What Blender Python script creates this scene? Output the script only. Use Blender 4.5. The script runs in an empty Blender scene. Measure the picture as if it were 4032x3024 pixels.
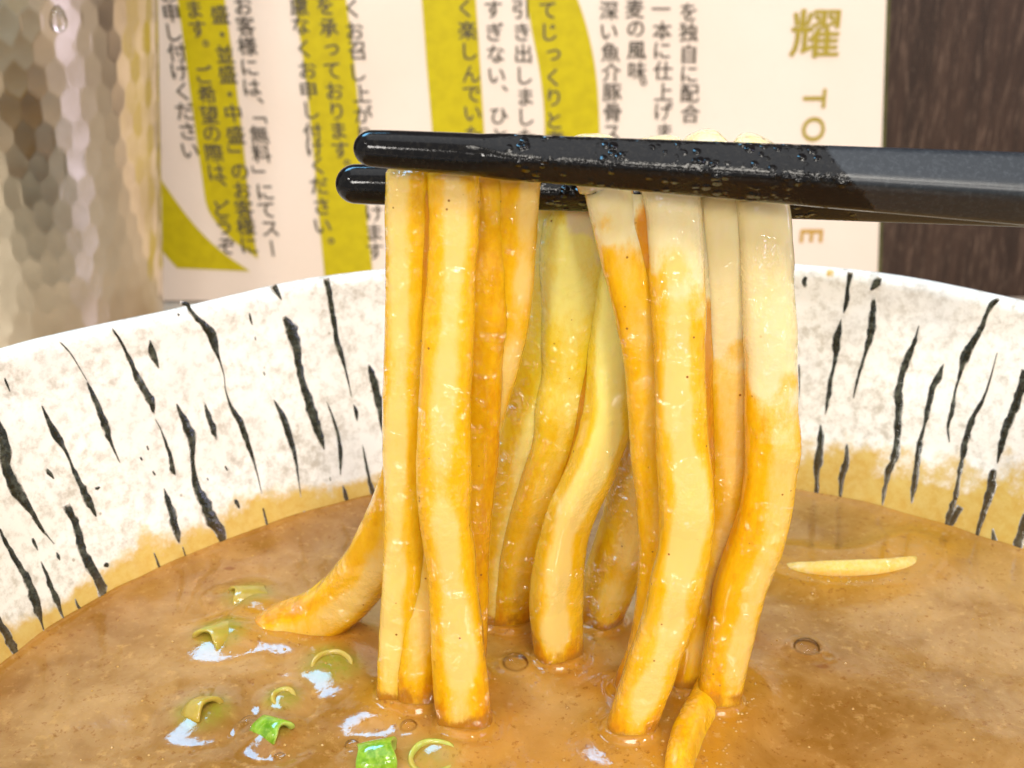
import bpy, bmesh, math, random
import numpy as np
from mathutils import Vector, Matrix, Quaternion, noise as mnoise

scene = bpy.context.scene
C = scene.collection
R = math.radians
random.seed(7)
MM = 0.001

# ------------------------------------------------------------------ camera
PITCH = R(22.0)
FPX = 5000.0                       # focal length in photo pixels (4032 wide)
CAM = Vector((0.0, 0.0, 130.5))    # millimetres above the table top
cam_d = bpy.data.cameras.new('camera')
cam = bpy.data.objects.new('camera', cam_d)
C.objects.link(cam)
cam.location = CAM * MM
cam.rotation_euler = (R(90) - PITCH, 0, 0)
cam_d.sensor_width = 36.0
cam_d.lens = 36.0 * FPX / 4032.0
cam_d.clip_start = 0.005
cam_d.clip_end = 20.0
cam_d.dof.use_dof = True
cam_d.dof.focus_distance = 0.136
cam_d.dof.aperture_fstop = 52.0
scene.camera = cam

# ------------------------------------------------------------------ world, lamps, exposure
world = bpy.data.worlds.new('World')
scene.world = world
world.use_nodes = True
bg = world.node_tree.nodes['Background']
bg.inputs[0].default_value = (1.0, 0.94, 0.86, 1)
bg.inputs[1].default_value = 0.46

def area(name, loc, target, sx, sy, power, col):
    l = bpy.data.lights.new(name, 'AREA')
    l.shape = 'RECTANGLE'; l.size = sx; l.size_y = sy
    l.energy = power; l.color = col
    o = bpy.data.objects.new(name, l)
    C.objects.link(o)
    o.location = loc
    d = Vector(target) - Vector(loc)
    o.rotation_euler = d.to_track_quat('-Z', 'Y').to_euler()
    return o

TGT = (0.01, 0.12, 0.06)
area('ceiling_light', (0.0, 0.05, 1.5), (0.0, 0.06, 0.0), 1.3, 1.1, 5.5, (0.93, 0.96, 1.0))
area('ceiling_panel_light', (0.08, -0.26, 0.60), TGT, 0.22, 0.18, 2.3, (1.0, 0.94, 0.84))
area('window_panel_light', (-0.20, 0.365, 0.47), TGT, 0.23, 0.15, 2.1, (0.22, 0.62, 1.0))
for lx, ly, lz, ls, lp in ((-0.30, -0.62, 0.42, 0.15, 2.0), (0.26, -0.66, 0.44, 0.15, 2.0), (-0.02, -0.72, 0.36, 0.06, 0.5), (-0.50, -0.35, 0.62, 0.06, 0.8), (0.46, -0.30, 0.62, 0.06, 0.8)):
    area('glint_lamp', (lx, ly, lz), TGT, ls, ls, lp, (1.0, 0.95, 0.88)).data.shape = 'DISK'  # unseen lamps added behind the camera to make the wet noodles glint
area('cup_streak_light', (0.60, 0.06, 0.26), (-0.13, 0.33, 0.09), 0.10, 0.45, 1.0, (0.62, 0.60, 1.0))  # violet lamp added out of frame to streak the cup

scene.view_settings.view_transform = 'Standard'
scene.view_settings.look = 'None'
scene.view_settings.exposure = 0.14
scene.view_settings.gamma = 1.0
scene.cycles.use_denoising = True
scene.cycles.max_bounces = 8

# ------------------------------------------------------------------ geometry helpers (millimetres in, metres out)
SC, SP = math.cos(PITCH), math.sin(PITCH)

def ray(px, py):
    x = (px - 2016.0) / FPX
    y = -(py - 1512.0) / FPX
    return Vector((x, SC + y * SP, -SP + y * SC))

def at_y(px, py, Y):
    d = ray(px, py)
    return CAM + d * ((Y - CAM.y) / d.y)

def at_z(px, py, Z):
    d = ray(px, py)
    return CAM + d * ((Z - CAM.z) / d.z)

def px_per_mm(p):
    v = p - CAM
    return FPX / (v.y * SC - v.z * SP)

def link(name, verts, faces, mat=None, parent=None, smooth=True, origin=None, attrs=None):
    """mesh object; verts in mm; origin in mm"""
    o0 = Vector(origin) if origin is not None else Vector((0, 0, 0))
    if parent is not None:
        o0 = Vector(parent['_o'])
    me = bpy.data.meshes.new(name)
    V = (np.asarray(verts, dtype=float) - np.array(o0)) * MM
    me.from_pydata(V.tolist(), [], faces)
    if smooth:
        me.polygons.foreach_set('use_smooth', [True] * len(me.polygons))
    if attrs:
        for k, a in attrs.items():
            at = me.attributes.new(k, 'FLOAT', 'POINT')
            at.data.foreach_set('value', np.asarray(a, dtype=np.float32))
    me.update()
    if mat: me.materials.append(mat)
    o = bpy.data.objects.new(name, me)
    C.objects.link(o)
    if parent is not None:
        o.parent = parent
    else:
        o.location = o0 * MM
    return o

def empty(name, loc):
    o = bpy.data.objects.new(name, None)
    C.objects.link(o)
    o.location = Vector(loc) * MM
    o.empty_display_size = 0.01
    o['_o'] = tuple(loc)
    return o

def tag(o, label, cat, group=None):
    o['label'] = label; o['category'] = cat
    if group: o['group'] = group
    return o

def grid_faces(n, m, wrap=False):
    """n rows of m verts"""
    f = []
    for i in range(n - 1):
        for j in range(m if wrap else m - 1):
            k = (j + 1) % m
            f.append((i * m + j, i * m + k, (i + 1) * m + k, (i + 1) * m + j))
    return f

def smooth_path(pts, n):
    """Catmull-Rom through rows of floats, n samples, chord-length parametrised"""
    P = np.array(pts, dtype=float)
    d = np.r_[0, np.cumsum(np.linalg.norm(np.diff(P[:, :3], axis=0), axis=1))]
    t = np.linspace(0, d[-1], n)
    out = np.zeros((n, P.shape[1]))
    m = np.zeros_like(P)
    for i in range(len(P)):
        a, b = max(i - 1, 0), min(i + 1, len(P) - 1)
        m[i] = (P[b] - P[a]) / max(d[b] - d[a], 1e-9)
    k = np.clip(np.searchsorted(d, t, side='right') - 1, 0, len(P) - 2)
    h = (d[k + 1] - d[k])
    s = ((t - d[k]) / h)[:, None]
    h = h[:, None]
    out = ((2*s**3 - 3*s**2 + 1) * P[k] + (s**3 - 2*s**2 + s) * h * m[k]
           + (-2*s**3 + 3*s**2) * P[k + 1] + (s**3 - s**2) * h * m[k + 1])
    return out

def sstep(a, b, x):
    t = np.clip((x - a) / (b - a), 0, 1)
    return t * t * (3 - 2 * t)

_rs = np.random.RandomState(3)
_G = _rs.rand(64, 64, 64)
def vnoise(p):
    """value noise, p (...,3) -> 0..1"""
    p = np.asarray(p, dtype=float)
    i = np.floor(p).astype(int); f = p - i
    f = f * f * (3 - 2 * f)
    r = 0
    for dx in (0, 1):
        for dy in (0, 1):
            for dz in (0, 1):
                w = (f[..., 0] if dx else 1 - f[..., 0]) * (f[..., 1] if dy else 1 - f[..., 1]) * (f[..., 2] if dz else 1 - f[..., 2])
                r = r + w * _G[(i[..., 0] + dx) % 64, (i[..., 1] + dy) % 64, (i[..., 2] + dz) % 64]
    return r

# ------------------------------------------------------------------ materials
class MatB:
    def __init__(s, name):
        s.m = bpy.data.materials.new(name); s.m.use_nodes = True
        s.nt = s.m.node_tree; s.N = s.nt.nodes; s.L = s.nt.links
        s.b = s.N['Principled BSDF']
        s.tc = s.N.new('ShaderNodeTexCoord')
        s.oi = s.N.new('ShaderNodeObjectInfo')
    def inp(s, node, k, v):
        if hasattr(v, 'is_linked') or isinstance(v, bpy.types.NodeSocket): s.L.new(v, node.inputs[k])
        else: node.inputs[k].default_value = v
    def set(s, **kw):
        names = dict(color='Base Color', rough='Roughness', metal='Metallic', ior='IOR', spec='Specular IOR Level',
                     sss='Subsurface Weight', sssr='Subsurface Radius', ssss='Subsurface Scale', coat='Coat Weight',
                     coatr='Coat Roughness', normal='Normal', trans='Transmission Weight', alpha='Alpha', coatn='Coat Normal')
        for k, v in kw.items():
            if k == 'color' and isinstance(v, tuple): v = (*v, 1) if len(v) == 3 else v
            s.inp(s.b, names[k], v)
        return s
    def coords(s, scale=(1, 1, 1)):
        mp = s.N.new('ShaderNodeMapping'); s.L.new(s.tc.outputs['Object'], mp.inputs[0])
        mp.inputs['Scale'].default_value = scale
        return mp.outputs[0]
    def noise(s, scale, detail=3, rough=0.55, stretch=None, dist=0.0, rnd=True):
        n = s.N.new('ShaderNodeTexNoise'); n.noise_dimensions = '4D'
        s.L.new(s.coords(stretch) if stretch else s.tc.outputs['Object'], n.inputs['Vector'])
        n.inputs['Scale'].default_value = scale; n.inputs['Detail'].default_value = detail
        n.inputs['Roughness'].default_value = rough; n.inputs['Distortion'].default_value = dist
        if rnd:
            s.L.new(s.math('MULTIPLY', s.oi.outputs['Random'], 37.0), n.inputs['W'])
        return n.outputs[0]
    def voro(s, scale, feature='F1', stretch=None, rand=1.0):
        n = s.N.new('ShaderNodeTexVoronoi'); n.feature = feature
        s.L.new(s.coords(stretch) if stretch else s.tc.outputs['Object'], n.inputs['Vector'])
        n.inputs['Scale'].default_value = scale; n.inputs['Randomness'].default_value = rand
        return n.outputs[0]
    def math(s, op, a, b=0.0, c=0.0, clamp=False):
        n = s.N.new('ShaderNodeMath'); n.operation = op; n.use_clamp = clamp
        s.inp(n, 0, a); s.inp(n, 1, b); s.inp(n, 2, c)
        return n.outputs[0]
    def attr(s, name):
        n = s.N.new('ShaderNodeAttribute'); n.attribute_name = name
        return n.outputs['Fac']
    def ramp(s, v, a, b, lo=0.0, hi=1.0):
        n = s.N.new('ShaderNodeMapRange'); n.interpolation_type = 'SMOOTHSTEP'
        s.inp(n, 0, v); s.inp(n, 1, a); s.inp(n, 2, b); s.inp(n, 3, lo); s.inp(n, 4, hi)
        return n.outputs[0]
    def mix(s, f, a, b, blend='MIX'):
        n = s.N.new('ShaderNodeMix'); n.data_type = 'RGBA'; n.blend_type = blend
        s.inp(n, 0, f)
        for k, v in ((6, a), (7, b)):
            if isinstance(v, tuple): v = (*v, 1) if len(v) == 3 else v
            s.inp(n, k, v)
        return n.outputs[2]
    def bump(s, h, strength=0.2, dist=0.0002, prev=None):
        n = s.N.new('ShaderNodeBump'); n.inputs['Strength'].default_value = strength
        n.inputs['Distance'].default_value = dist
        s.L.new(h, n.inputs['Height'])
        if prev is not None: s.L.new(prev, n.inputs['Normal'])
        return n.outputs[0]

# noodle: cream dough with a ragged coat of orange broth, wet
mb = MatB('noodle')
n1 = mb.noise(420, 3, stretch=(1, 1, 0.3)); n2 = mb.noise(1900, 4, 0.65, stretch=(1, 1, 0.5))
dip = mb.ramp(mb.math('ADD', mb.attr('dip'), mb.math('MULTIPLY', mb.math('SUBTRACT', n2, 0.5), 0.4)), 0.30, 0.70)
f = mb.math('ADD', mb.attr('coat'), mb.math('MULTIPLY', mb.math('SUBTRACT', n1, 0.5), 0.6))
f = mb.math('ADD', f, mb.math('MULTIPLY', mb.math('SUBTRACT', n2, 0.5), 0.75))
coatf = mb.math('MULTIPLY', mb.ramp(f, 0.12, 0.90), dip)
deepf = mb.math('MULTIPLY', mb.ramp(mb.math('ADD', f, -0.45), 0.35, 1.0), dip)
cream = mb.mix(mb.ramp(n1, 0.3, 0.7), (0.75, 0.62, 0.31), (0.78, 0.66, 0.37))
c = mb.mix(dip, cream, mb.mix(mb.attr('tone'), (0.78, 0.54, 0.165), (0.88, 0.80, 0.24)))  # tone adds the yellow-green painted for bounce on the back legs
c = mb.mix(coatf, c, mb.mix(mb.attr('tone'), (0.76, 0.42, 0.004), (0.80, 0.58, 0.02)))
c = mb.mix(deepf, c, (0.56, 0.20, 0.001))
sp = mb.math('MULTIPLY', mb.ramp(mb.voro(620), 0.11, 0.05), mb.ramp(mb.noise(300, 1), 0.50, 0.55))
sp = mb.math('MULTIPLY', sp, mb.math('ADD', mb.math('MULTIPLY', dip, 0.75), 0.25))
c = mb.mix(sp, c, (0.26, 0.10, 0.012))
fine = mb.ramp(mb.noise(5200, 2, 0.6), 0.55, 0.72)
c = mb.mix(mb.math('MULTIPLY', fine, mb.math('MULTIPLY', coatf, 0.35)), c, (0.68, 0.28, 0.01))
c = mb.mix(mb.ramp(mb.math('ADD', mb.attr('line'), mb.math('MULTIPLY', mb.math('SUBTRACT', n2, 0.5), 0.8)), 0.3, 0.9), c, (0.40, 0.165, 0.012))
nb = mb.bump(mb.noise(350, 1), 0.15, 0.0005)
wetn = mb.math('MULTIPLY', mb.ramp(mb.noise(170, 2), 0.42, 0.62), mb.noise(900, 2, 0.55))
cn = mb.bump(wetn, 1.0, 0.0034, nb)
mb.set(color=c, rough=0.24, spec=0.2, sss=0.40, sssr=(1.0, 0.5, 0.12), ssss=0.0018, normal=nb, coat=1.0, coatr=0.03, coatn=cn)
M_noodle = mb.m

# broth
mb = MatB('broth')
n1 = mb.noise(28, 4, 0.6, dist=0.6); n2 = mb.noise(130, 5, 0.62, stretch=(1, 1, 1), dist=0.8); n3 = mb.noise(900, 4, 0.65)
oil = mb.attr('oil')
f = mb.math('ADD', mb.math('MULTIPLY', n1, 0.6), mb.math('MULTIPLY', n2, 0.5))
c = mb.mix(mb.ramp(f, 0.40, 0.72), (0.235, 0.102, 0.016), (0.45, 0.255, 0.092))
c = mb.mix(mb.math('MULTIPLY', oil, mb.ramp(n2, 0.3, 0.75, 0.55, 1.0)), c, (0.46, 0.20, 0.006))
c = mb.mix(mb.ramp(n3, 0.54, 0.70, 0.0, 0.6), c, (0.50, 0.275, 0.085))
c = mb.mix(mb.ramp(mb.noise(1500, 3, 0.6), 0.57, 0.70, 0, 0.65), c, (0.22, 0.075, 0.008))
sp = mb.math('MULTIPLY', mb.ramp(mb.voro(210, stretch=(0.55, 1.0, 1.0)), 0.13, 0.06), mb.ramp(mb.noise(90, 1), 0.52, 0.58))
c = mb.mix(mb.math('MULTIPLY', sp, 0.8), c, (0.22, 0.075, 0.012))
c = mb.mix(mb.math('MULTIPLY', mb.attr('green'), mb.ramp(n3, 0.3, 0.7, 0.45, 1.0)), c, (0.215, 0.215, 0.012))
nb = mb.bump(mb.noise(700, 3, 0.6), 0.16, 0.0003)
nb = mb.bump(mb.ramp(mb.voro(900), 0.28, 0.05), 0.08, 0.00015, nb)
mb.set(color=c, rough=0.09, spec=0.42, sss=0.25, sssr=(1.0, 0.5, 0.15), ssss=0.0015, normal=nb)
M_broth = mb.m

# bowl glaze
mb = MatB('bowl_glaze')
n1 = mb.noise(110, 3, 0.6, rnd=False); n2 = mb.noise(620, 5, 0.7, rnd=False); n3 = mb.noise(45, 2, rnd=False)
f = mb.math('ADD', mb.math('MULTIPLY', n1, 0.32), mb.math('MULTIPLY', n2, 0.78))
c = mb.mix(mb.ramp(f, 0.48, 0.74), (0.86, 0.835, 0.78), (0.50, 0.455, 0.38))
c = mb.mix(mb.ramp(n3, 0.55, 0.72, 0, 0.4), c, (0.66, 0.65, 0.64))
pits = mb.math('MULTIPLY', mb.ramp(mb.voro(330), 0.10, 0.05), mb.ramp(mb.noise(120, 1, rnd=False), 0.56, 0.62))
c = mb.mix(mb.math('MULTIPLY', pits, 0.7), c, (0.30, 0.24, 0.17))
st = mb.math('ADD', mb.attr('stain'), mb.math('MULTIPLY', mb.math('SUBTRACT', mb.noise(260, 4, 0.65, rnd=False), 0.5), 0.9))
stf = mb.ramp(st, 0.36, 0.66)
stc = mb.mix(mb.ramp(n2, 0.35, 0.7), (0.56, 0.33, 0.025), (0.64, 0.45, 0.11))
c = mb.mix(mb.math('MULTIPLY', stf, 0.92), c, stc)
c = mb.mix(mb.ramp(mb.math('ADD', st, -0.75), 0.1, 0.5, 0, 0.7), c, (0.56, 0.29, 0.03))
nb = mb.bump(mb.noise(60, 2, rnd=False), 0.25, 0.0008)
nb = mb.bump(f, 0.25, 0.0003, nb)
mb.set(color=c, rough=mb.ramp(n2, 0.3, 0.7, 0.12, 0.26), spec=0.5, normal=nb, sss=0.08, sssr=(1, .8, .6), ssss=0.0006)
M_bowl = mb.m

mb = MatB('bowl_brush_ink')
e = mb.attr('edge')
g = mb.noise(900, 4, 0.7)
ef = mb.ramp(mb.math('ADD', e, mb.math('MULTIPLY', mb.math('SUBTRACT', g, 0.5), 1.3)), 0.55, 1.0)
c = mb.mix(mb.ramp(g, 0.42, 0.75), (0.012, 0.015, 0.012), (0.10, 0.11, 0.085))
c = mb.mix(ef, c, (0.62, 0.58, 0.52))
st = mb.ramp(mb.attr('stain'), 0.3, 0.8, 0, 0.55)
c = mb.mix(mb.math('MULTIPLY', st, 0.35), c, (0.25, 0.13, 0.02))
nb = mb.bump(mb.noise(1300, 3), 0.5, 0.0003)
mb.set(color=c, rough=0.16, normal=nb)
M_ink = mb.m

# lacquer chopsticks
def stick_mat(name):
    mb = MatB(name)
    wet = mb.attr('wet')
    g = mb.noise(900, 3)
    w = mb.ramp(mb.math('ADD', wet, mb.math('MULTIPLY', mb.math('SUBTRACT', g, 0.5), 0.5)), 0.42, 0.58)
    fine = mb.noise(2600, 4, 0.7)
    dry = mb.mix(mb.ramp(fine, 0.45, 0.7), (0.014, 0.018, 0.024), (0.034, 0.040, 0.048))
    wetc = mb.mix(mb.ramp(fine, 0.45, 0.7), (0.004, 0.004, 0.005), (0.012, 0.011, 0.010))
    c = mb.mix(w, dry, wetc)
    film = mb.math('MULTIPLY', mb.attr('grainy'), w)
    rgh = mb.mix(w, (0.33, 0.33, 0.33), (0.06, 0.06, 0.06))
    hgt = mb.math('MULTIPLY', mb.ramp(mb.voro(1000), 0.55, 0.05), film)
    hgt = mb.math('ADD', mb.math('MULTIPLY', hgt, mb.ramp(mb.noise(330, 2), 0.42, 0.62)), mb.math('MULTIPLY', mb.math('MULTIPLY', mb.noise(3800, 2), film), 0.12))
    hgt = mb.math('ADD', hgt, mb.math('MULTIPLY', fine, 0.04))
    nb = mb.bump(hgt, 0.8, 0.00045)
    mb.set(color=c, rough=rgh, spec=mb.mix(w, (0.5, 0.5, 0.5), (0.27, 0.27, 0.27)), normal=nb)
    return mb.m
M_stick = stick_mat('black_lacquer')

# hammered metal cup
mb = MatB('hammered_metal')
n1 = mb.noise(60, 3); n2 = mb.noise(1500, 2)
c = mb.mix(mb.ramp(n1, 0.35, 0.7), (0.70, 0.61, 0.47), (0.58, 0.49, 0.36))
nb = mb.bump(n2, 0.05, 0.0001)
mb.set(color=c, metal=1.0, rough=mb.ramp(n1, 0.3, 0.7, 0.16, 0.26), normal=nb)
M_cup = mb.m

mb = MatB('water')
mb.set(color=(1, 1, 1), rough=0.02, trans=1.0, ior=1.33)
M_water = mb.m

# printed menu board
mb = MatB('menu_paper')
n1 = mb.noise(30, 3); n2 = mb.noise(900, 3)
c = mb.mix(mb.ramp(n1, 0.3, 0.7), (0.82, 0.675, 0.55), (0.84, 0.705, 0.585))
c = mb.mix(mb.ramp(n2, 0.5, 0.75, 0, 0.25), c, (0.72, 0.62, 0.50))
mb.set(color=c, rough=0.45, spec=0.3)
M_paper = mb.m
def plain(name, a, b, scale, rough=0.5, spec=0.4, metal=0.0):
    mb = MatB(name)
    mb.set(color=mb.mix(mb.ramp(mb.noise(scale, 4, 0.6), 0.35, 0.68), a, b), rough=rough, spec=spec, metal=metal)
    return mb.m
M_yellow = plain('print_yellow', (0.56, 0.45, 0.004), (0.49, 0.385, 0.004), 300, 0.45, 0.3)
M_gold = plain('print_gold', (0.40, 0.30, 0.03), (0.34, 0.25, 0.025), 900, 0.4, 0.4)
M_ochre = plain('print_ochre', (0.55, 0.33, 0.07), (0.48, 0.28, 0.06), 900, 0.4, 0.4)
M_textink = plain('print_black', (0.055, 0.045, 0.035), (0.11, 0.09, 0.07), 1200, 0.5, 0.3)
M_olive = plain('board_edge_olive', (0.10, 0.10, 0.025), (0.06, 0.06, 0.015), 200, 0.4, 0.4)

# dark wood partition
mb = MatB('dark_wood')
g1 = mb.noise(40, 5, 0.6, stretch=(6, 1, 0.25)); g2 = mb.noise(900, 4, 0.65, stretch=(1, 1, 0.12)); g3 = mb.noise(700, 2)
c = mb.mix(mb.ramp(g1, 0.3, 0.72), (0.020, 0.009, 0.004), (0.050, 0.025, 0.014))
c = mb.mix(mb.ramp(g2, 0.48, 0.72, 0, 0.8), c, (0.13, 0.08, 0.052))
c = mb.mix(mb.ramp(g3, 0.64, 0.76, 0, 0.35), c, (0.16, 0.11, 0.08))
nb = mb.bump(g2, 0.4, 0.0003)
mb.set(color=c, rough=0.42, normal=nb, spec=0.4)
M_wall = mb.m

mb = MatB('table_wood')
g1 = mb.noise(25, 5, 0.6, stretch=(0.25, 5, 1), dist=0.4); g2 = mb.noise(500, 3, stretch=(0.1, 1, 1))
c = mb.mix(mb.ramp(g1, 0.3, 0.7), (0.44, 0.34, 0.25), (0.54, 0.43, 0.32))
c = mb.mix(mb.ramp(g2, 0.5, 0.75, 0, 0.35), c, (0.34, 0.25, 0.17))
mb.set(color=c, rough=0.32)
M_table = mb.m

# scallion
mb = MatB('scallion')
n1 = mb.noise(900, 3); ins = mb.attr('inside'); mur = mb.attr('murk')
c = mb.mix(mb.ramp(n1, 0.3, 0.7), (0.10, 0.25, 0.008), (0.24, 0.42, 0.020))
c = mb.mix(mb.ramp(mb.noise(2200, 2, stretch=(1, 1, .2)), .45, .7, 0, .5), c, (0.36, 0.50, 0.07))
c = mb.mix(mb.math('MULTIPLY', ins, 0.85), c, (0.42, 0.52, 0.10))
mk = mb.ramp(mb.math('ADD', mur, mb.math('MULTIPLY', mb.math('SUBTRACT', mb.noise(700, 3, .6), 0.5), 0.8)), 0.25, 0.8)
c = mb.mix(mb.math('MULTIPLY', mk, 0.85), c, (0.45, 0.28, 0.05))
nb = mb.bump(n1, 0.3, 0.0003)
mb.set(color=c, rough=0.12, sss=0.3, sssr=(0.6, 1.0, 0.2), ssss=0.0012, normal=nb, coat=0.3, coatr=0.05)
M_scal = mb.m

# thin clear bubble film
mb = MatB('bubble_film')
tr = mb.N.new('ShaderNodeBsdfTransparent'); tr.inputs[0].default_value = (1.0, 0.98, 0.95, 1)
gl = mb.N.new('ShaderNodeBsdfGlossy'); gl.inputs['Roughness'].default_value = 0.04
fr = mb.N.new('ShaderNodeFresnel'); fr.inputs[0].default_value = 1.22
ms = mb.N.new('ShaderNodeMixShader')
mb.L.new(fr.outputs[0], ms.inputs[0]); mb.L.new(tr.outputs[0], ms.inputs[1]); mb.L.new(gl.outputs[0], ms.inputs[2])
mb.L.new(ms.outputs[0], mb.N['Material Output'].inputs[0])
M_bub = mb.m
mb = MatB('broth_foam')
mb.set(color=mb.mix(mb.ramp(mb.noise(700, 2), .35, .65), (0.42, 0.21, 0.04), (0.50, 0.29, 0.09)), rough=0.06, sss=0.2, sssr=(1, .5, .2), ssss=0.001)
M_foam = mb.m

# ------------------------------------------------------------------ setting: table and partition wall
def box(x0, x1, y0, y1, z0, z1, bev=1.0):
    bm = bmesh.new()
    bmesh.ops.create_cube(bm, size=1.0)
    for v in bm.verts:
        v.co = Vector(((x0 + x1) / 2 + v.co.x * (x1 - x0), (y0 + y1) / 2 + v.co.y * (y1 - y0), (z0 + z1) / 2 + v.co.z * (z1 - z0)))
    if bev > 0:
        bmesh.ops.bevel(bm, geom=list(bm.edges), offset=bev, segments=2, affect='EDGES', profile=0.6)
    bm.verts.index_update()
    vs = [tuple(v.co) for v in bm.verts]; fs = [tuple(v.index for v in fc.verts) for fc in bm.faces]
    bm.free()
    return vs, fs

YW = 402.0         # face of the wall
YB = 394.0         # face of the menu board
v, fcs = box(-700, 700, -260, YW - 0.5, -30, 0, 2)
tag(link('table', v, fcs, M_table, smooth=False, origin=(0, 70, -30)), 'pale wood table top under the bowl and the metal cup', 'table')
v, fcs = box(-900, 900, YW, YW + 30, -60, 620, 1)
w_o = link('wall', v, fcs, M_wall, smooth=False, origin=(0, YW, 0)); w_o['kind'] = 'structure'

# ------------------------------------------------------------------ menu board
def bpt(px, py, off=0.0):
    p = at_y(px, py, YB - off)
    return p

board = tag(empty('menu_board', (0, YB, 0)), 'cream printed menu board with black Japanese text, yellow brush shapes and gold heading', 'menu board')
pr0, pr1 = bpt(3490, 0), bpt(3455, 1080)      # its right edge
ex = (pr1 - pr0).normalized()                  # down along the edge (leans a little)
side = Vector((-ex.z, 0, ex.x))                # to the right... perpendicular in the board plane
if side.x < 0: side = -side
top_r = pr0 - ex * (90)
bot_r = pr0 + ex * ((pr0.z - 0.6) / (-ex.z))
W = 262.0
def quad_prism(corners, y0, y1):
    vs = [(c.x, y0, c.z) for c in corners] + [(c.x, y1, c.z) for c in corners]
    n = len(corners)
    fs = [tuple(range(n)), tuple(range(2 * n - 1, n - 1, -1))]
    for i in range(n):
        j = (i + 1) % n
        fs.append((i, i + n, j + n, j))
    return vs, fs
cor = [top_r, bot_r, Vector((bot_r.x - W, 0, bot_r.z)), Vector((top_r.x - W - 6, 0, top_r.z))]
v, fcs = quad_prism(cor, YB, YB + 3.0)
link('panel', v, fcs, M_paper, board, smooth=False)
cor2 = [top_r + Vector((2.0, 0, 0)), bot_r + Vector((2.0, 0, 0)), Vector((bot_r.x - W - 1, 0, bot_r.z)), Vector((top_r.x - W - 7, 0, top_r.z))]
v, fcs = quad_prism(cor2, YB + 3.05, YB + 6.5)
link('backing_board', v, fcs, M_olive, board, smooth=False)

def smooth_poly(pts, sub=6):
    """dense open polyline through pts"""
    if len(pts) < 3: return pts
    P = smooth_path([(a, b, 0) for a, b in pts], sub * len(pts))
    return [(float(a), float(b)) for a, b, _ in P]

def flat_shape(name, left, right, mat, off, label=None):
    """strip between two px polylines on the board"""
    n = 40
    A = smooth_path([(a, b, 0) for a, b in left], n); B = smooth_path([(a, b, 0) for a, b in right], n)
    vs = []
    for i in range(n):
        for k in (0, 0.5, 1):
            q = A[i] * (1 - k) + B[i] * k
            vs.append(tuple(bpt(q[0], q[1], off)))
    return link(name, vs, grid_faces(n, 3), mat, board, smooth=False)

k_ = 0.663
Z1 = lambda L: [(a * k_, b * k_) for a, b in L]
Z2 = lambda L: [(1300 + a * k_, b * k_) for a, b in L]
flat_shape('brush_shape', Z1([(1035, -150), (1055, 0), (1110, 400), (1150, 700), (1200, 1050), (1230, 1230), (1290, 1330), (1400, 1440), (1530, 1535)]),
           Z1([(1320, -150), (1335, 0), (1370, 250), (1405, 520), (1440, 800), (1480, 1200), (1500, 1350), (1515, 1450), (1532, 1530)]), M_yellow, 0.15)
flat_shape('brush_shape', Z1([(600, 700), (760, 1150), (860, 1350), (930, 1450), (1000, 1535), (1052, 1592)]),
           Z1([(800, 700), (915, 990), (1000, 1130), (1150, 1330), (1300, 1480), (1485, 1612)]), M_yellow, 0.15)
flat_shape('brush_shape', [(1140, -100), (1157, 0), (1193, 232), (1227, 530), (1253, 829), (1280, 1110), (1285, 1190)],
           [(1350, -100), (1363, 0), (1393, 232), (1415, 464), (1442, 829), (1466, 1061), (1476, 1190)], M_yellow, 0.15)
flat_shape('brush_shape', [(1653, -100), (1661, 0), (1681, 265), (1701, 504), (1720, 800), (1735, 1000)],
           [(1866, -100), (1873, 0), (1887, 199), (1907, 530), (1920, 800), (1930, 1000)], M_yellow, 0.15)
flat_shape('brush_shape', [(2040, -100), (2072, 0), (2096, 133), (2122, 265), (2139, 398), (2145, 530), (2150, 900)],
           [(2230, -100), (2275, 0), (2308, 100), (2338, 232), (2354, 365), (2361, 530), (2362, 900)], M_yellow, 0.15)

_glyph = {}
def glyph(ch):
    if ch not in _glyph:
        cu = bpy.data.curves.new('glyph', 'FONT')
        cu.body = ch; cu.resolution_u = 3
        o = bpy.data.objects.new('glyph', cu); C.objects.link(o)
        bpy.context.view_layer.update()
        dg = bpy.context.evaluated_depsgraph_get()
        me = bpy.data.meshes.new_from_object(o.evaluated_get(dg))
        vs = np.array([tuple(q.co) for q in me.vertices]) if len(me.vertices) else np.zeros((0, 3))
        fs = [tuple(p.vertices) for p in me.polygons]
        bpy.data.objects.remove(o); bpy.data.curves.remove(cu); bpy.data.meshes.remove(me)
        _glyph[ch] = (vs, fs)
    return _glyph[ch]

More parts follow.
